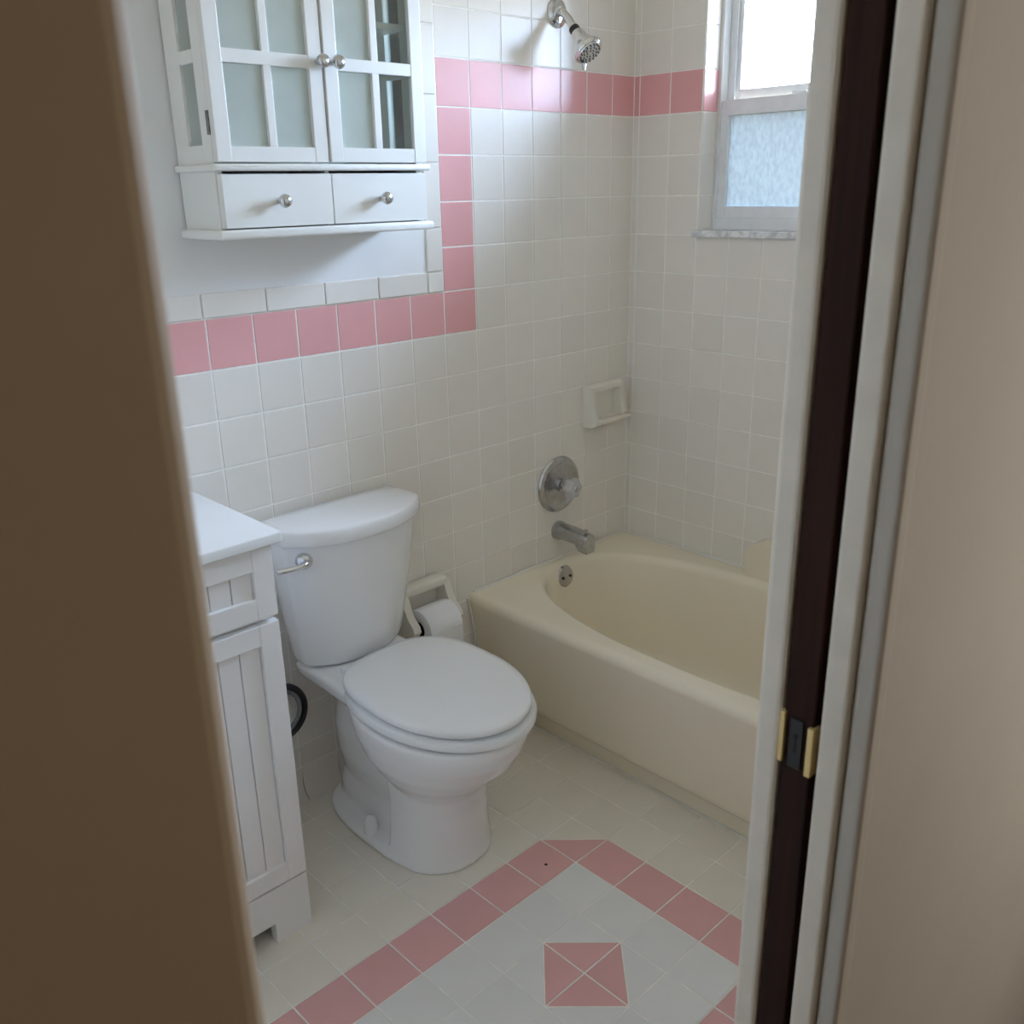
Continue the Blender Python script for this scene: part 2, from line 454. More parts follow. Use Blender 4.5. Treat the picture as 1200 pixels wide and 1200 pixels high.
# ---------------------------------------------------------------- doorway wall, hall
JX = -1.61
bm = bmesh.new()
box(bm, JX+0.012, 0.0025, RY0-0.022, RY0, -0.08, CEIL)
wall_door_room = structure(obj('wall_front', bm, M['cream']))
bm = bmesh.new()
box(bm, JX+0.012, -0.2, -1.580, -1.540, -0.08, CEIL, bev=0.004)
wall_door_hall = structure(obj('wall_hall_right', bm, M['hall']), 'greige hallway wall right of the doorway')
LX = -2.191
wall_hall_left = structure(obj('wall_hall_left', B(-3.30, LX, -1.560, RY0-0.0005, -0.08, CEIL, bev=0.012, seg=4), M['hallshaded']), 'tan wall end with shade in its colour at the left edge, close and blurred')
structure(obj('wall_header', B(LX-0.01, JX+0.02, -1.560, RY0, 2.06, CEIL), M['cream']))
structure(obj('wall_hall_back', B(-3.4, 0.1, -3.1, -3.0, -0.08, CEIL), M['hallshaded']))  # unseen hall walls, coloured dark to cut bounce onto the left wall
structure(obj('wall_hall_side_left', B(-3.4, -3.3, -3.0, -1.46, -0.08, CEIL), M['hallshaded']))
structure(obj('wall_hall_side_right', B(-0.3, -0.2, -3.0, -1.58, -0.08, CEIL), M['hall']))
structure(obj('floor_hall', B(-3.4, 0.0, -3.1, RY0-0.012, -0.08, -0.004), M['hallfloor']))
structure(obj('trim_1', B(JX, JX+0.02, -1.4945, -1.468, 0, 2.06, bev=0.006, seg=3), M['jamb']), 'white painted jamb strip on the bathroom side of the pocket door')
structure(obj('trim_2', B(JX, JX+0.02, -1.5590, -1.5345, 0, 2.06, bev=0.004, seg=3), M['jamb']), 'white painted jamb strip on the hall side of the pocket door')
structure(obj('trim_3', B(JX+0.006, JX+0.03, -1.5815, -1.5600, 0, 2.06, bev=0.006, seg=4), M['hall']), 'narrow rounded casing bead beside the hall wall')
# pocket door
pd = empty('pocket_door', (JX, -1.511, 0))
def local(bm, loc):
    bmesh.ops.translate(bm, verts=bm.verts[:], vec=-Vector(loc)); return bm
PL = (JX, -1.511, 0)
obj('door_slab', local(B(JX+0.003, JX+0.55, -1.5275, -1.4965, 0.012, 2.05, bev=0.0015), PL), M['wood'], pd)
lp = obj('latch_plate', local(B(JX+0.0005, JX+0.004, -1.5185, -1.5045, 0.962, 1.016, bev=0.001), PL), M['blackm'], pd)
lp['label'] = 'black latch plate with keyhole'
bm = bmesh.new()
lathe(bm, [(0.0024, 0), (0.0024, 0.0006)], (JX+0.0006, -1.5115, 0.998), (-1, 0, 0), 16)
prism(bm, [(-1.5130, 0.980), (-1.5100, 0.980), (-1.5106, 0.998), (-1.5124, 0.998)], 'x', JX+0.0006, JX)
obj('keyhole', local(bm, PL), M['hole'], lp)
for ya, yb, z0, z1 in ((-1.4995, -1.4945, 0.965, 1.020), (-1.5300, -1.5235, 0.960, 1.013)):
    e = obj('brass_edge', local(B(JX-0.0012, JX+0.012, ya, yb, z0, z1, bev=0.0008), PL), M['brassp'], pd)
    e['label'] = 'brass latch edge'
tag(pd, 'dark stained wooden pocket door edge with brass and black latch', 'door')

# ---------------------------------------------------------------- window
def win_part(name, args, parent, m='alu', bev=0.002): return obj(name, B(*args, bev=bev), M[m], parent)
win = empty('window_1', (0.09, -0.6, WZ0)); structure(win, 'grey aluminium double hung window with frosted lower sash')
WL = (0.09, -0.6, WZ0)
def wp(name, x0, x1, y0, y1, z0, z1, parent=win, m='alu', bev=0.0015):
    o = obj(name, local(B(x0, x1, y0, y1, z0, z1, bev=bev), WL), M[m], parent); return o
# outer frame
wp('frame_side', 0.068, 0.135, WY0-0.012, WY0, WZ0, WZ1)
wp('frame_side', 0.068, 0.135, WY1, WY1+0.012, WZ0, WZ1)
wp('frame_track', 0.100, 0.108, WY0-0.034, WY0-0.012, WZ0, WZ1)
wp('frame_track', 0.100, 0.108, WY1+0.012, WY1+0.034, WZ0, WZ1)
wp('frame_bottom', 0.068, 0.135, WY1+0.012, WY0-0.012, WZ0, WZ0+0.032)
wp('frame_top', 0.068, 0.135, WY1+0.012, WY0-0.012, WZ1-0.025, WZ1)
# lower sash (room side)
ls = empty('lower_sash'); ls.parent = win
ya, yb = WY0-0.012, WY1+0.012
for nm, a in (('sash_stile', (0.074, 0.098, ya-0.026, ya, WZ0+0.032, 1.718)), ('sash_stile', (0.074, 0.098, yb, yb+0.026, WZ0+0.032, 1.718)),
              ('sash_rail', (0.074, 0.098, yb+0.026, ya-0.026, WZ0+0.032, 1.437)), ('meeting_rail', (0.070, 0.100, yb+0.020, ya-0.020, 1.680, 1.720))):
    wp(nm, *a, parent=ls)
wp('frosted_pane', 0.0845, 0.0875, yb+0.024, ya-0.024, 1.435, 1.682, parent=ls, m='frost', bev=0.0)
# upper sash (outer)
us = empty('upper_sash'); us.parent = win
for nm, a in (('sash_stile', (0.109, 0.130, ya-0.034, ya, 1.70, WZ1-0.025)), ('sash_stile', (0.109, 0.130, yb, yb+0.034, 1.70, WZ1-0.025)),
              ('sash_rail', (0.109, 0.130, yb+0.034, ya-0.034, 1.70, 1.748)), ('sash_rail', (0.109, 0.130, yb+0.034, ya-0.034, WZ1-0.055, WZ1-0.025))):
    wp(nm, *a, parent=us)
wp('clear_pane', 0.118, 0.121, yb+0.032, ya-0.032, 1.746, WZ1-0.05, parent=us, m='pane', bev=0.0)
lt = wp('sash_latch', 0.076, 0.094, -0.512, -0.470, 1.720, 1.728, parent=ls)
structure(obj('window_sill', B(-0.014, 0.072, WY1-0.012, WY0+0.012, WZ0-0.017, WZ0, bev=0.002), M['marble']), 'grey marble window sill')

# ---------------------------------------------------------------- bathtub
tub = empty('bathtub', (-0.35, -0.73, 0))
TL = (-0.35, -0.73, 0)
TX0 = -0.716; TY0 = -1.462
prof = [(-0.640, 0.0), (-0.652, 0.052), (-0.658, 0.060), (-0.668, 0.066), (-0.674, 0.074), (-0.676, 0.090), (-0.690, 0.200), (-0.704, 0.320)]
for k in range(9):
    a = PI - PI/2*k/8
    prof.append((TX0+0.026+0.026*math.cos(a)*(1 if k else 1), 0.360+0.028*math.sin(a)))
prof += [(-0.66, 0.388), (-0.66, 0.36), (-0.62, 0.30), (-0.60, 0.0)]
ap = obj('apron', local(prism(bmesh.new(), prof, 'y', TY0, 0.0), TL), M['tub'], tub, angle=40)
N = 120
cxr, cyr = -0.352, -0.70
def sup(t, a, b1, b2, e1, e2):
    c, s = math.cos(t), math.sin(t)
    b, e = (b1, e1) if s > 0 else (b2, e2)
    return (cxr + a*math.copysign(abs(c)**(2/e), c), cyr + b*math.copysign(abs(s)**(2/e), s))
def rr(t):
    # outer rectangle hit by the direction from the centre, spread like the oval
    x0, x1, y0, y1 = -0.676, -0.003, TY0, -0.003
    px, py = sup(t, 0.30, 0.655, 0.655, 2.6, 3.0)
    dx, dy = px-cxr, py-cyr
    s = 1e9
    if dx > 1e-9: s = min(s, (x1-cxr)/dx)
    if dx < -1e-9: s = min(s, (x0-cxr)/dx)
    if dy > 1e-9: s = min(s, (y1-cyr)/dy)
    if dy < -1e-9: s = min(s, (y0-cyr)/dy)
    return (cxr+dx*s, cyr+dy*s)
def cor(t):
    x, y = rr(t); return x, y
ts = [2*PI*i/N for i in range(N)]
rings = [[(*rr(t), 0.34) for t in ts], [(*rr(t), TUBZ) for t in ts]]
for d, z, dh in ((-0.012, 0.3885, 0), (-0.004, 0.387, 0), (0.004, 0.383, 0), (0.011, 0.375, 0), (0.016, 0.362, 0.005), (0.026, 0.310, 0.02), (0.040, 0.230, 0.06), (0.056, 0.150, 0.11), (0.072, 0.100, 0.15), (0.092, 0.072, 0.18), (0.115, 0.057, 0.20), (0.15, 0.050, 0.22), (0.20, 0.047, 0.26), (0.26, 0.046, 0.31)):
    rings.append([(*sup(t, 0.300-d, 0.668-d, 0.68-d-dh, 2.35, 2.4), z) for t in ts])
bas = obj('basin', local(loft(bmesh.new(), rings, cap0=False), TL), M['tub'], tub, angle=50)
# fill the rectangle corners the radial rim leaves
ov = obj('overflow_plate', local(lathe(bmesh.new(), [(0.0, -0.002), (0.034, -0.002), (0.0345, 0.003), (0.030, 0.008), (0.0, 0.010)], (-0.352, -0.049, 0.344), (0, -0.97, 0.22), 36), TL), M['dull'], tub, angle=40)
for dx in (-0.016, 0.016):
    obj('screw', local(lathe(bmesh.new(), [(0.0, 0), (0.0045, 0.0), (0.0045, 0.002), (0.0, 0.0025)], (-0.352+dx, -0.0585, 0.3435), (0, -0.97, 0.22), 12), TL), M['black'], ov)
tag(tub, 'cream enamel bathtub along the window wall', 'bathtub')
cb = obj('caulk_bead', local(tube(bmesh.new(), [(-0.695, -0.006, 0.388), (-0.35, -0.006, 0.390), (-0.006, -0.006, 0.390), (-0.006, -0.4, 0.390), (-0.006, -1.0, 0.390), (-0.006, -1.45, 0.390)], 0.0045, 8), TL), M['caulk'], tub)
obj('caulk_bead', local(tube(bmesh.new(), [(-0.718, -0.004, 0.375), (-0.703, -0.004, 0.30), (-0.690, -0.004, 0.2), (-0.676, -0.004, 0.06)], 0.005, 8), TL), M['caulk'], tub)

# cream holder standing on the tub rim against the window wall
def rounded_top(w, h, r, n=8):
    pts = [(0, 0), (w, 0)]
    for k in range(n+1): a = PI/2*k/n; pts.append((w-r+r*math.cos(a), h-r+r*math.sin(a)))
    for k in range(n+1): a = PI/2+PI/2*k/n; pts.append((r+r*math.cos(a), h-r+r*math.sin(a)))
    return pts
poly = [(-0.506-u, 0.388+v) for u, v in rounded_top(0.16, 0.116, 0.055)]
hd = empty('soap_holder', (-0.03, -0.586, 0.388))
HL = (-0.03, -0.586, 0.388)
obj('body', local(bevel_all(prism(bmesh.new(), poly, 'x', -0.052, -0.002), 0.018, 5, 50), HL), M['tub'], hd, angle=45)
tag(hd, 'cream rounded ceramic holder on the tub rim, half hidden by the door jamb', 'soap holder')

# ---------------------------------------------------------------- shower and tub fittings
SX = -0.331
sh = empty('wall_shower', (SX, 0, 1.932)); SL = (SX, 0, 1.932)
fl = obj('flange', local(lathe(bmesh.new(), [(0.0, 0.0005), (0.036, 0.0005), (0.0365, 0.003), (0.031, 0.008), (0.016, 0.012), (0.0, 0.012)], (SX, 0, 1.932), (0, -1, 0), 36), SL), M['chrome'], sh, angle=50)
path = smooth_path([(SX, -0.004, 1.932), (SX, -0.022, 1.929), (SX, -0.040, 1.914), (SX, -0.062, 1.888)], 6)
obj('shower_arm', local(tube(bmesh.new(), path, 0.0105, 16), SL), M['chrome'], sh, smooth=True)
d = Vector((0, -0.66, -0.75)).normalized()
p0 = Vector((SX, -0.060, 1.890))
obj('collar', local(lathe(bmesh.new(), [(0.0, 0), (0.0135, 0), (0.0145, 0.004), (0.0145, 0.014), (0.0125, 0.018), (0, 0.018)], p0, d, 24), SL), M['black'], sh, angle=40)
p1 = p0 + d*0.016
hb = obj('head_body', local(lathe(bmesh.new(), [(0.0, 0), (0.015, 0), (0.0175, 0.008), (0.020, 0.022), (0.025, 0.036), (0.033, 0.048), (0.0385, 0.056), (0.0395, 0.064), (0.037, 0.068), (0.0, 0.068)], p1, d, 40), SL), M['chrome'], sh, angle=40)
p2 = p1 + d*0.068
fc = obj('spray_face', local(lathe(bmesh.new(), [(0.0, 0), (0.0335, 0), (0.0325, 0.003), (0.02, 0.005), (0.0, 0.0055)], p2, d, 36), SL), M['chrome'], sh, angle=40)
t1 = d.orthogonal().normalized(); s1 = d.cross(t1)
bm = bmesh.new()
for r, n in ((0.010, 6), (0.019, 10), (0.0275, 16)):
    for q in range(n):
        a = 2*PI*q/n
        lathe(bm, [(0.0, 0.0), (0.0019, 0.0), (0.0016, 0.0042), (0, 0.0045)], p2+(t1*math.cos(a)+s1*math.sin(a))*r + d*0.003, d, 8)
obj('spray_nozzles', local(bm, SL), M['black'], fc)
obj('spray_lever', local(tube(bmesh.new(), [p2 + Vector((0, 0.018, -0.026)), p2+Vector((0, 0.018, -0.040))], [0.006, 0.004], 10), SL), M['dull'], hb)
tag(sh, 'chrome shower head on a short arm high on the back wall', 'shower head')

va = empty('shower_valve', (SX, 0, 0.632)); VL = (SX, 0, 0.632)
ec = obj('escutcheon', local(lathe(bmesh.new(), [(0.0, 0.0), (0.088, 0.0), (0.089, 0.004), (0.085, 0.010), (0.076, 0.013), (0.066, 0.010), (0.063, 0.008), (0.030, 0.010), (0.0, 0.011)], (SX, -0.0005, 0.632), (0, -1, 0), 56), VL), M['dull'], va, angle=35)
obj('stem_sleeve', local(lathe(bmesh.new(), [(0.0, 0.008), (0.021, 0.008), (0.019, 0.022), (0.011, 0.024), (0.011, 0.044), (0, 0.044)], (SX, 0, 0.632), (0, -1, 0), 24), VL), M['dull'], va, angle=40)
bm = bmesh.new()
rings = []
for r, dd in ((0.014, 0.036), (0.025, 0.042), (0.030, 0.052), (0.031, 0.064), (0.028, 0.074), (0.021, 0.079)):
    ring = []
    for q in range(48):
        a = 2*PI*q/48
        rr_ = r*(1+0.10*math.cos(6*a))
        ring.append((SX+rr_*math.cos(a), -dd, 0.632+rr_*math.sin(a)))
    rings.append(ring)
kn = obj('handle', local(loft(bm, rings), VL), M['acrylic'], va, smooth=True)
kn['label'] = 'clear acrylic fluted knob'
obj('handle_cap', local(lathe(bmesh.new(), [(0.0, 0), (0.009, 0), (0.008, 0.002), (0, 0.003)], (SX, -0.079, 0.632), (0, -1, 0), 20), VL), M['nickel'], kn, angle=40)
tag(va, 'round chrome tub valve with clear knob between soap dish and spout', 'faucet valve')

sp = empty('tub_spout', (SX, 0, 0.478)); PLs = (SX, 0, 0.478)
# spout body: lofted rounded sections along -y
def rsec(y, w, zt, zb, n=40, e=5.5):
    out = []
    for q in range(n):
        a = 2*PI*q/n; c, s = math.cos(a), math.sin(a)
        out.append((SX + w*math.copysign(abs(c)**(2/e), c), y, (zt+zb)/2 + (zt-zb)/2*math.copysign(abs(s)**(2/e), s)))
    return out
bm = loft(bmesh.new(), [rsec(-0.0005, 0.030, 0.511, 0.451, e=2), rsec(-0.012, 0.030, 0.511, 0.451, e=2), rsec(-0.020, 0.026, 0.508, 0.455, e=2.2), rsec(-0.060, 0.0235, 0.503, 0.460), rsec(-0.090, 0.023, 0.500, 0.460), rsec(-0.1, 0.023, 0.498, 0.446), rsec(-0.106, 0.023, 0.497, 0.438), rsec(-0.134, 0.0225, 0.494, 0.436), rsec(-0.137, 0.021, 0.492, 0.438)])
sb = obj('spout_body', local(bm, PLs), M['dull'], sp, angle=45)
obj('diverter_pin', local(lathe(bmesh.new(), [(0.0, 0), (0.0035, 0), (0.0035, 0.010), (0.0065, 0.012), (0.0065, 0.017), (0.0, 0.018)], (SX, -0.118, 0.493), (0, 0, 1), 16), PLs), M['dull'], sp, angle=40)
tag(sp, 'chrome tub spout with pull-up diverter above the overflow plate', 'tub spout')

# soap dish
sd = empty('soap_dish', (-0.14, 0, 0.858)); DL = (-0.14, 0, 0.858)
x0, x1, z0, z1 = -0.216, -0.062, 0.792, 0.922
bm = bmesh.new()
# frame whose front slopes out towards the bottom
def sdp(x, t, z): return (x, -t, z)
outer = [[(x0, -0.0, z0), (x1, -0.0, z0), (x1, -0.0, z1), (x0, -0.0, z1)],
         [(x0, -0.036, z0), (x1, -0.036, z0), (x1, -0.024, z1), (x0, -0.024, z1)],
         [(x0+0.006, -0.048, z0+0.006), (x1-0.006, -0.048, z0+0.006), (x1-0.006, -0.034, z1-0.006), (x0+0.006, -0.034, z1-0.006)],
         [(x0+0.020, -0.048, z0+0.020), (x1-0.018, -0.048, z0+0.020), (x1-0.018, -0.035, z1-0.020), (x0+0.020, -0.035, z1-0.020)],
         [(x0+0.024, -0.006, z0+0.024), (x1-0.022, -0.006, z0+0.024), (x1-0.022, -0.006, z1-0.022), (x0+0.024, -0.006, z1-0.022)]]
loft(bm, outer)
bevel_all(bm, 0.004, 3, 20)
obj('dish_body', local(bm, DL), M['ceramic'], sd, angle=35)
obj('dish_lip', local(bevel_all(B(x0+0.020, x1+0.004, -0.066, -0.036, z0+0.012, z0+0.026), 0.006, 3), DL), M['ceramic'], sd, angle=35)
tag(sd, 'cream ceramic soap dish set in the tiled back wall near the corner', 'soap dish')

# ---------------------------------------------------------------- toilet paper holder and roll
th = empty('toilet_paper_holder', (-0.905, 0, 0.34)); HL = (-0.905, 0, 0.34)
hx0, hx1 = -0.985, -0.822
bm = B(hx0, hx1, -0.012, -0.0005, 0.335, 0.485, bev=0.004)
obj('wall_plate', local(bm, HL), M['ceramic'], th, angle=40)
obj('top_shelf', local(bevel_all(B(hx0, hx1, -0.046, -0.002, 0.464, 0.492), 0.009, 3), HL), M['ceramic'], th, angle=40)
arm = [(-0.002, 0.488), (-0.040, 0.482), (-0.050, 0.470), (-0.060, 0.445), (-0.074, 0.420), (-0.094, 0.402), (-0.099, 0.388), (-0.090, 0.374), (-0.070, 0.368), (-0.048, 0.355), (-0.030, 0.338), (-0.002, 0.332)]
for xa, xb in ((hx0-0.004, hx0+0.019), (hx1-0.019, hx1+0.004)):
    obj('arm', local(bevel_all(prism(bmesh.new(), arm, 'x', xa, xb), 0.004, 3, 50), HL), M['ceramic'], th, angle=40)
obj('spring_rod', local(lathe(bmesh.new(), [(0.0, 0), (0.006, 0), (0.006, 0.15), (0, 0.15)], (hx0+0.008, -0.078, 0.384), (1, 0, 0), 12), HL), M['dull'], th, angle=40)
tag(th, 'cream ceramic toilet paper holder on the wall between toilet and tub', 'paper holder')
tr = empty('toilet_paper_roll', (-0.905, -0.078, 0.390)); RL = (-0.905, -0.078, 0.390)
rx0, rx1, rr0, rc = -0.958, -0.850, 0.056, 0.022
prof = [(rc, 0.001), (rr0-0.002, 0.0), (rr0, 0.003), (rr0, rx1-rx0-0.003), (rr0-0.002, rx1-rx0), (rc, rx1-rx0-0.001)]
ax = Vector((1, 0, 0))
bm = bmesh.new(); vs = []
for r, dd in prof: vs.append([(rx0+dd, -0.078+r*math.cos(2*PI*q/48), 0.384+r*math.sin(2*PI*q/48)) for q in range(48)])
loft(bm, vs, False, False)
obj('paper', local(bm, RL), M['paper'], tr, angle=40)
bm = bmesh.new()
loft(bm, [[(x, -0.078+r*math.cos(2*PI*q/32), 0.384+r*math.sin(2*PI*q/32)) for q in range(32)] for x, r in ((rx0+0.001, rc+0.0006), (rx0+0.001, rc-0.001), (rx1-0.001, rc-0.001), (rx1-0.001, rc+0.0006))], False, False)
obj('core', local(bm, RL), M['hole'], tr)
obj('loose_sheet', local(B(rx0+0.001, rx1-0.001, -0.1345, -0.1335, 0.318, 0.386), RL), M['paper'], tr)
tag(tr, 'white toilet paper roll in the ceramic holder', 'toilet paper')

# ---------------------------------------------------------------- toilet
TX = -1.170
toilet = empty('toilet', (TX, -0.33, 0)); OL = (TX, -0.33, 0)
def egg(a, yf, yb, e=2.0, eb=None, n=64, x=TX, ym=None):
    eb = eb or e
    ym = (yf+yb)/2 if ym is None else ym
    out = []
    for q in range(n):
        t = 2*PI*q/n; c, s = math.cos(t), math.sin(t)
        ee = e if s < 0 else eb
        b = (ym-yf) if s < 0 else (yb-ym)
        out.append((x + a*math.copysign(abs(c)**(2/ee), c), ym + b*math.copysign(abs(s)**(2/ee), s)))
    return out
def ring(a, yf, yb, z, **k): return [(x, y, z) for x, y in egg(a, yf, yb, **k)]
bm = bmesh.new()
# foot flange
loft(bm, [ring(0.138, -0.515, -0.026, 0.0, e=2.6), ring(0.138, -0.515, -0.026, 0.014, e=2.6), ring(0.128, -0.506, -0.038, 0.022, e=2.6), ring(0.10, -0.49, -0.05, 0.027, e=2.6)])
# column
loft(bm, [ring(0.128, -0.514, -0.335, 0.0, e=2.2, eb=6, ym=-0.38), ring(0.118, -0.512, -0.335, 0.06, e=2.2, eb=6, ym=-0.38), ring(0.113, -0.513, -0.335, 0.15, e=2.2, eb=6, ym=-0.38), ring(0.117, -0.528, -0.33, 0.24, e=2.2, eb=5, ym=-0.38)])
# bowl
loft(bm, [ring(0.112, -0.522, -0.30, 0.200, e=2.1), ring(0.126, -0.542, -0.27, 0.222, e=2.1), ring(0.144, -0.570, -0.24, 0.248, e=2.1), ring(0.163, -0.604, -0.21, 0.285, e=2.1), ring(0.174, -0.630, -0.18, 0.328, e=2.1), ring(0.178, -0.642, -0.17, 0.362, e=2.1), ring(0.178, -0.642, -0.17, 0.384, e=2.1)])
# trapway bulge and rear pedestal
loft(bm, [ring(0.090, -0.40, -0.045, 0.0, e=3), ring(0.086, -0.40, -0.045, 0.06, e=3), ring(0.078, -0.40, -0.050, 0.10, e=2.6), ring(0.090, -0.40, -0.036, 0.16, e=2.5), ring(0.094, -0.40, -0.036, 0.23, e=2.5), ring(0.090, -0.40, -0.05, 0.30, e=2.5), ring(0.090, -0.40, -0.08, 0.36, e=2.6)])
# tank deck
def dring(w0, w1, yf, yb, z): return [(TX-w1, yf, z), (TX+w1, yf, z), (TX+w0, yb, z), (TX-w0, yb, z)]
loft(bm, [dring(0.085, 0.110, -0.27, -0.07, 0.325), dring(0.130, 0.138, -0.27, -0.025, 0.372), dring(0.136, 0.140, -0.27, -0.020, 0.398), dring(0.130, 0.130, -0.235, -0.022, 0.407)])
bowl = obj('bowl', local(bm, OL), M['china'], toilet, smooth=True)
rm = bowl.modifiers.new('remesh', 'REMESH'); rm.mode = 'VOXEL'; rm.voxel_size = 0.0042; rm.use_smooth_shade = True
sm = bowl.modifiers.new('smooth', 'SMOOTH'); sm.factor = 0.5; sm.iterations = 18
# seat and lid
SXC = -1.156
def plate(specs, e=2.0, eb=2.7, ym=-0.40, x=SXC):
    return loft(bmesh.new(), [[(px, py, z) for px, py in egg(a, yf, yb, e=e, eb=eb, ym=ym, x=x, n=96)] for a, yf, yb, z in specs])
obj('seat', local(plate([(0.180, -0.648, -0.185, 0.388), (0.186, -0.654, -0.180, 0.392), (0.187, -0.655, -0.180, 0.402), (0.184, -0.651, -0.183, 0.408), (0.176, -0.64, -0.19, 0.4095)]), OL), M['seat'], toilet, angle=40)
lid_bm = plate([(0.166, -0.628, -0.185, 0.4125), (0.172, -0.640, -0.172, 0.4150), (0.175, -0.644, -0.170, 0.419), (0.175, -0.644, -0.170, 0.427), (0.171, -0.639, -0.174, 0.4325), (0.155, -0.612, -0.19, 0.4355), (0.10, -0.55, -0.24, 0.438), (0.03, -0.46, -0.32, 0.439)], eb=3.0)
for v in lid_bm.verts: v.co.z += max(0.0, v.co.x-(SXC-0.18))*0.020
obj('lid', local(lid_bm, OL), M['seat'], toilet, angle=50)
for dx in (-0.09, 0.09):
    obj('hinge', local(bevel_all(B(SXC+dx-0.016, SXC+dx+0.016, -0.185, -0.155, 0.400, 0.424), 0.006, 3), OL), M['seat'], toilet, angle=40)
obj('bumper', local(B(SXC+0.088, SXC+0.114, -0.582, -0.560, 0.408, 0.4165), OL), M['black'], toilet)
# tank
def tring(w, yb, yf, bow, z, n=16, r=0.02):
    pts = []
    # front from left to right (bowed), then back right to left
    m = n
    for q in range(m+1):
        u = -1+2*q/m
        pts.append((TX+0.002+w*u, yf + bow*abs(u)**2.6, z))
    pts.append((TX+0.002+w, (yb+yf+bow)/2, z))
    for q in range(7):
        u = 1-2*q/6
        pts.append((TX+0.002+w*(0.97 if abs(u) == 1 else 1)*u, yb - (0.008 if abs(u) == 1 else 0), z))
    pts.append((TX+0.002-w, (yb+yf+bow)/2, z))
    return pts
bm = loft(bmesh.new(), [tring(0.128, -0.03, -0.132, 0.060, 0.408), tring(0.144, -0.022, -0.146, 0.062, 0.416), tring(0.149, -0.018, -0.151, 0.063, 0.432), tring(0.162, -0.016, -0.166, 0.068, 0.52), tring(0.175, -0.015, -0.181, 0.074, 0.62), tring(0.188, -0.014, -0.196, 0.080, 0.74), tring(0.188, -0.014, -0.196, 0.080, 0.752)])
tank = obj('tank', local(bm, OL), M['china'], toilet)
tb = tank.modifiers.new('bevel', 'BEVEL'); tb.width = 0.016; tb.segments = 4; tb.limit_method = 'ANGLE'; tb.angle_limit = math.radians(38)
for p in tank.data.polygons: p.use_smooth = True
bm = loft(bmesh.new(), [tring(0.194, -0.012, -0.203, 0.083, 0.744), tring(0.199, -0.008, -0.209, 0.085, 0.750), tring(0.200, -0.008, -0.210, 0.085, 0.768), tring(0.195, -0.010, -0.204, 0.083, 0.782), tring(0.180, -0.02, -0.185, 0.076, 0.7865), tring(0.10, -0.05, -0.13, 0.03, 0.788)])
tl = obj('tank_lid', local(bm, OL), M['china'], toilet)
tb = tl.modifiers.new('bevel', 'BEVEL'); tb.width = 0.010; tb.segments = 4; tb.limit_method = 'ANGLE'; tb.angle_limit = math.radians(38)
for p in tl.data.polygons: p.use_smooth = True
# flush lever
lv = obj('flush_lever', local(lathe(bmesh.new(), [(0.0, 0), (0.0195, 0), (0.0205, 0.004), (0.0195, 0.011), (0.014, 0.020), (0.006, 0.0245), (0.0, 0.025)], (-1.322, -0.140, 0.712), (-0.35, -1, 0), 28), OL), M['chrome'], toilet, angle=60)
obj('lever_arm', local(tube(bmesh.new(), smooth_path([(-1.328, -0.163, 0.712), (-1.345, -0.172, 0.712), (-1.372, -0.166, 0.711), (-1.400, -0.158, 0.710)], 5), [0.0095, 0.0095, 0.009, 0.008, 0.007]+[0.0065]*11, 12), OL), M['chrome'], lv, smooth=True)
# bolt caps
for s in (-1, 1):
    obj('bolt_cap', local(lathe(bmesh.new(), [(0.0, 0), (0.0180, 0.0), (0.0175, 0.018), (0.0155, 0.034), (0.010, 0.045), (0.0, 0.048)], (TX+s*0.114, -0.268, 0.021), (0, 0, 1), 24), OL), M['seat'], toilet, angle=60)
tag(toilet, 'white two-piece toilet with closed lid beside the vanity', 'toilet')

# water supply hose loop between vanity and toilet
hs = empty('supply_hose', (-1.36, -0.03, 0.15)); HL = (-1.36, -0.03, 0.15)
loop = [(-1.368+0.068*math.sin(a), -0.034-0.006*math.sin(a), 0.288-0.072*math.cos(a)) for a in [PI*2*k/40 for k in range(0, 37)]]
obj('black_hose', local(tube(bmesh.new(), loop, 0.0075, 12), HL), M['black'], hs, smooth=True)
loop2 = [(-1.368+0.055*math.sin(a), -0.032-0.005*math.sin(a), 0.288-0.059*math.cos(a)) for a in [PI*2*k/40 for k in range(0, 37)]]
obj('grey_hose', local(tube(bmesh.new(), loop2, 0.006, 12), HL), M['hose'], hs, smooth=True)
obj('valve_stub', local(lathe(bmesh.new(), [(0.0, 0), (0.03, 0), (0.03, 0.004), (0.010, 0.008), (0.010, 0.045), (0, 0.045)], (-1.36, -0.001, 0.21), (0, -1, 0), 24), HL), M['chrome'], hs, angle=40)
tag(hs, 'black and grey coiled water hose on the wall behind the vanity edge', 'hose')

# ---------------------------------------------------------------- vanity
vn = empty('vanity', (-1.84, -0.2, 0)); NL = (-1.84, -0.2, 0)
VX0, VX1 = -2.145, -1.540
VF = -0.380
def vp(name, bm, parent=vn, m='van', angle=None): return obj(name, local(bm, NL), M[m], parent, angle=angle)
vp('carcass', B(VX0, VX1, VF, -0.004, 0.13, 0.884, bev=0.002))
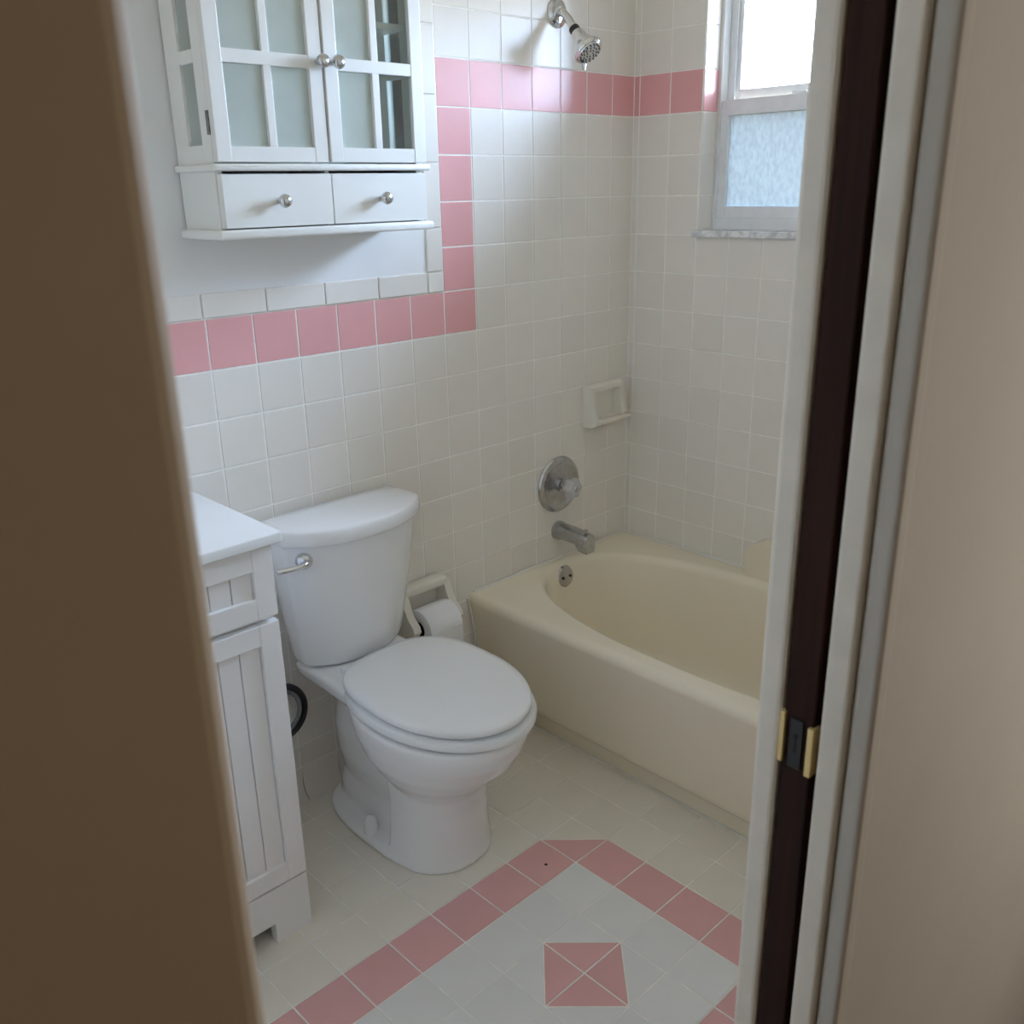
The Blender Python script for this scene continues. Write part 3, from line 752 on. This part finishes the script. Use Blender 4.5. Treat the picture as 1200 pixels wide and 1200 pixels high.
# skirt with cut-out between the feet
sk = [(VX0, 0.0), (VX0+0.083, 0.0), (VX0+0.083, 0.049), (VX1-0.083, 0.049), (VX1-0.083, 0.0), (VX1+0.001, 0.0), (VX1+0.001, 0.134), (VX0, 0.134)]
bm = prism(bmesh.new(), sk, 'y', VF-0.018, VF+0.006)
vp('skirt', bm)
for s, xx in ((0, VX0), (1, VX1-0.018)):
    vp('side_panel', B(xx, xx+0.018, VF, -0.004, 0.0, 0.14))
def shaker(name, x0, x1, z0, z1, st, rl, grooves):
    """frame-and-panel front: two stiles, two rails, grooved panel"""
    e = empty(name); e.parent = vn
    yb, yf = VF-0.001, VF-0.020
    vp('stile', B(x0, x0+st, yf, yb, z0, z1, bev=0.0015), e)
    vp('stile', B(x1-st, x1, yf, yb, z0, z1, bev=0.0015), e)
    vp('rail', B(x0+st-0.0005, x1-st+0.0005, yf+0.0006, yb, z1-rl, z1, bev=0.0015), e)
    vp('rail', B(x0+st-0.0005, x1-st+0.0005, yf+0.0006, yb, z0, z0+rl, bev=0.0015), e)
    n = max(1, int(round((x1-x0-2*st)/0.046)))
    w = (x1-x0-2*st)/n
    for q in range(n):
        vp('panel_board', B(x0+st+w*q+0.0008, x0+st+w*(q+1)-0.0008, yf+0.009, yb, z0+rl-0.002, z1-rl+0.002, bev=0.0018), e)
    return e
xm = (VX0+VX1)/2
for xa, xb in ((VX0, xm-0.0015), (xm+0.0015, VX1+0.001)):
    shaker('drawer', xa, xb, 0.738, 0.880, 0.042, 0.044, True)
    dr = shaker('door', xa, xb, 0.139, 0.726, 0.042, 0.042, True)
vp('countertop', B(VX0-0.012, -1.521, -0.414, -0.002, 0.885, 0.906, bev=0.003, seg=3), m='vtop', angle=40)
tag(vn, 'white shaker vanity with beadboard fronts beside the toilet', 'vanity')

# ---------------------------------------------------------------- wall cabinet
cb = empty('wall_cabinet', (-1.185, 0, 1.416)); CL = (-1.185, 0, 1.416)
KX0, KX1 = -1.435, -0.935
KB = -0.150                      # carcass front
CT = 2.11
def cp(name, bm, parent=cb, m='cab', angle=None): return obj(name, local(bm, CL), M[m], parent, angle=angle)
cp('bottom_board', B(KX0-0.014, KX1+0.014, -0.172, -0.0045, 1.415, 1.433, bev=0.005, seg=3), angle=40)
cp('middle_board', B(KX0-0.010, KX1+0.010, -0.172, -0.0045, 1.540, 1.553, bev=0.004, seg=3), angle=40)
cp('top_board', B(KX0-0.014, KX1+0.014, -0.180, -0.0045, CT, CT+0.018, bev=0.004), angle=40)
cp('back_panel', B(KX0+0.006, KX1-0.006, -0.010, -0.0045, 1.433, CT))
cp('inner_shelf', B(KX0+0.017, KX1-0.017, -0.135, -0.010, 1.82, 1.832))
# drawer box section
for xa, xb in ((KX0, KX0+0.015), (KX1-0.015, KX1)):
    cp('side_panel', B(xa, xb, KB, -0.0045, 1.433, 1.540, bev=0.001))
cp('divider', B(-1.190, -1.180, KB, -0.010, 1.433, 1.540))
def knob(parent, x, z, yf, name='knob'):
    o = cp(name, lathe(bmesh.new(), [(0.0, -0.001), (0.0055, 0), (0.0048, 0.010), (0.006, 0.013), (0.0115, 0.016), (0.0135, 0.022), (0.0115, 0.029), (0.006, 0.032), (0.0, 0.0325)], (x, yf, z), (0, -1, 0), 24), parent, 'nickel', 50)
    return o
KM = -1.185
for xa, xb, kx in ((KX0+0.004, KM-0.0012, -1.312), (KM+0.0012, KX1-0.002, -1.063)):
    e = cp('drawer', B(xa, xb, -0.166, -0.146, 1.4355, 1.5345, bev=0.0012))
    knob(e, kx, 1.484, -0.166)
# glazed sides: stiles, rails, panes
rows = [(1.587, 1.730), (1.752, 1.895), (1.917, 2.060)]
for xa, xb, sgn in ((KX0, KX0+0.015, -1), (KX1-0.015, KX1, 1)):
    sd_ = empty('glazed_side'); sd_.parent = cb
    cp('stile', B(xa, xb, -0.060, -0.0045, 1.553, CT, bev=0.001), sd_)
    cp('stile', B(xa, xb, KB, -0.114, 1.553, CT, bev=0.001), sd_)
    cp('rail', B(xa, xb, -0.1145, -0.0595, 1.553, rows[0][0]), sd_)
    cp('rail', B(xa, xb, -0.1145, -0.0595, rows[0][1], rows[1][0]), sd_)
    cp('rail', B(xa, xb, -0.1145, -0.0595, rows[1][1], rows[2][0]), sd_)
    cp('rail', B(xa, xb, -0.1145, -0.0595, rows[2][1], CT), sd_)
    for za, zb in rows:
        cp('pane', B((xa+xb)/2-0.001, (xa+xb)/2+0.001, -0.1145, -0.0595, za, zb), sd_, 'cabglass' if sgn < 0 else 'cabclear')
# doors
for xa, xb, kx, hx in ((KX0, KM-0.0035, -1.200, KX0), (KM+0.0005, KX1-0.001, -1.166, KX1)):
    de = empty('glazed_door'); de.parent = cb
    st = 0.031; mu = 0.017
    yb, yf = -0.1505, -0.1680
    if hx == KX1: yb, yf = -0.152, -0.171
    z0, z1 = 1.556, CT-0.002
    cp('stile', B(xa, xa+st, yf, yb, z0, z1, bev=0.0015), de)
    cp('stile', B(xb-st, xb, yf, yb, z0, z1, bev=0.0015), de)
    for za, zb in ((z0, rows[0][0]-0.003), (rows[0][1]-0.002, rows[1][0]), (rows[1][1], rows[2][0]), (rows[2][1], z1)):
        cp('rail', B(xa+st-0.0005, xb-st+0.0005, yf+0.0008, yb, za, zb, bev=0.0012), de)
    xc = (xa+xb)/2
    for za, zb in rows:
        cp('muntin', B(xc-mu/2, xc+mu/2, yf+0.0014, yb, za-0.003, zb+0.001, bev=0.001), de)
        for pa, pb, pm in ((xa+st, xc-mu/2, 'cabglass'), (xc+mu/2, xb-st, 'cabclear' if hx == KX1 else 'cabglass')):
            cp('pane', B(pa-0.001, pb+0.001, yf+0.009, yf+0.011, za-0.003, zb), de, pm)
    knob(de, kx, 1.741, yf)
    for hz in (1.625, 2.03):
        sx = -1 if hx == KX0 else 1
        cp('hinge', B(hx-0.0025 if sx < 0 else hx+0.0002, hx-0.0002 if sx < 0 else hx+0.0025, -0.1530, -0.1435, hz-0.021, hz+0.021), de, 'hinge')
tag(cb, 'white wall cabinet with glazed doors and two drawers above the toilet', 'cabinet')

# tiny dark chip in the pink floor tile
ch = obj('tile_chip', lathe(bmesh.new(), [(0.0, 0.0), (0.0042, 0.0), (0.003, 0.0012), (0.0, 0.0015)], (-1.052, -0.636, 0.0), (0, 0, 1), 9), M['grime'], floor)
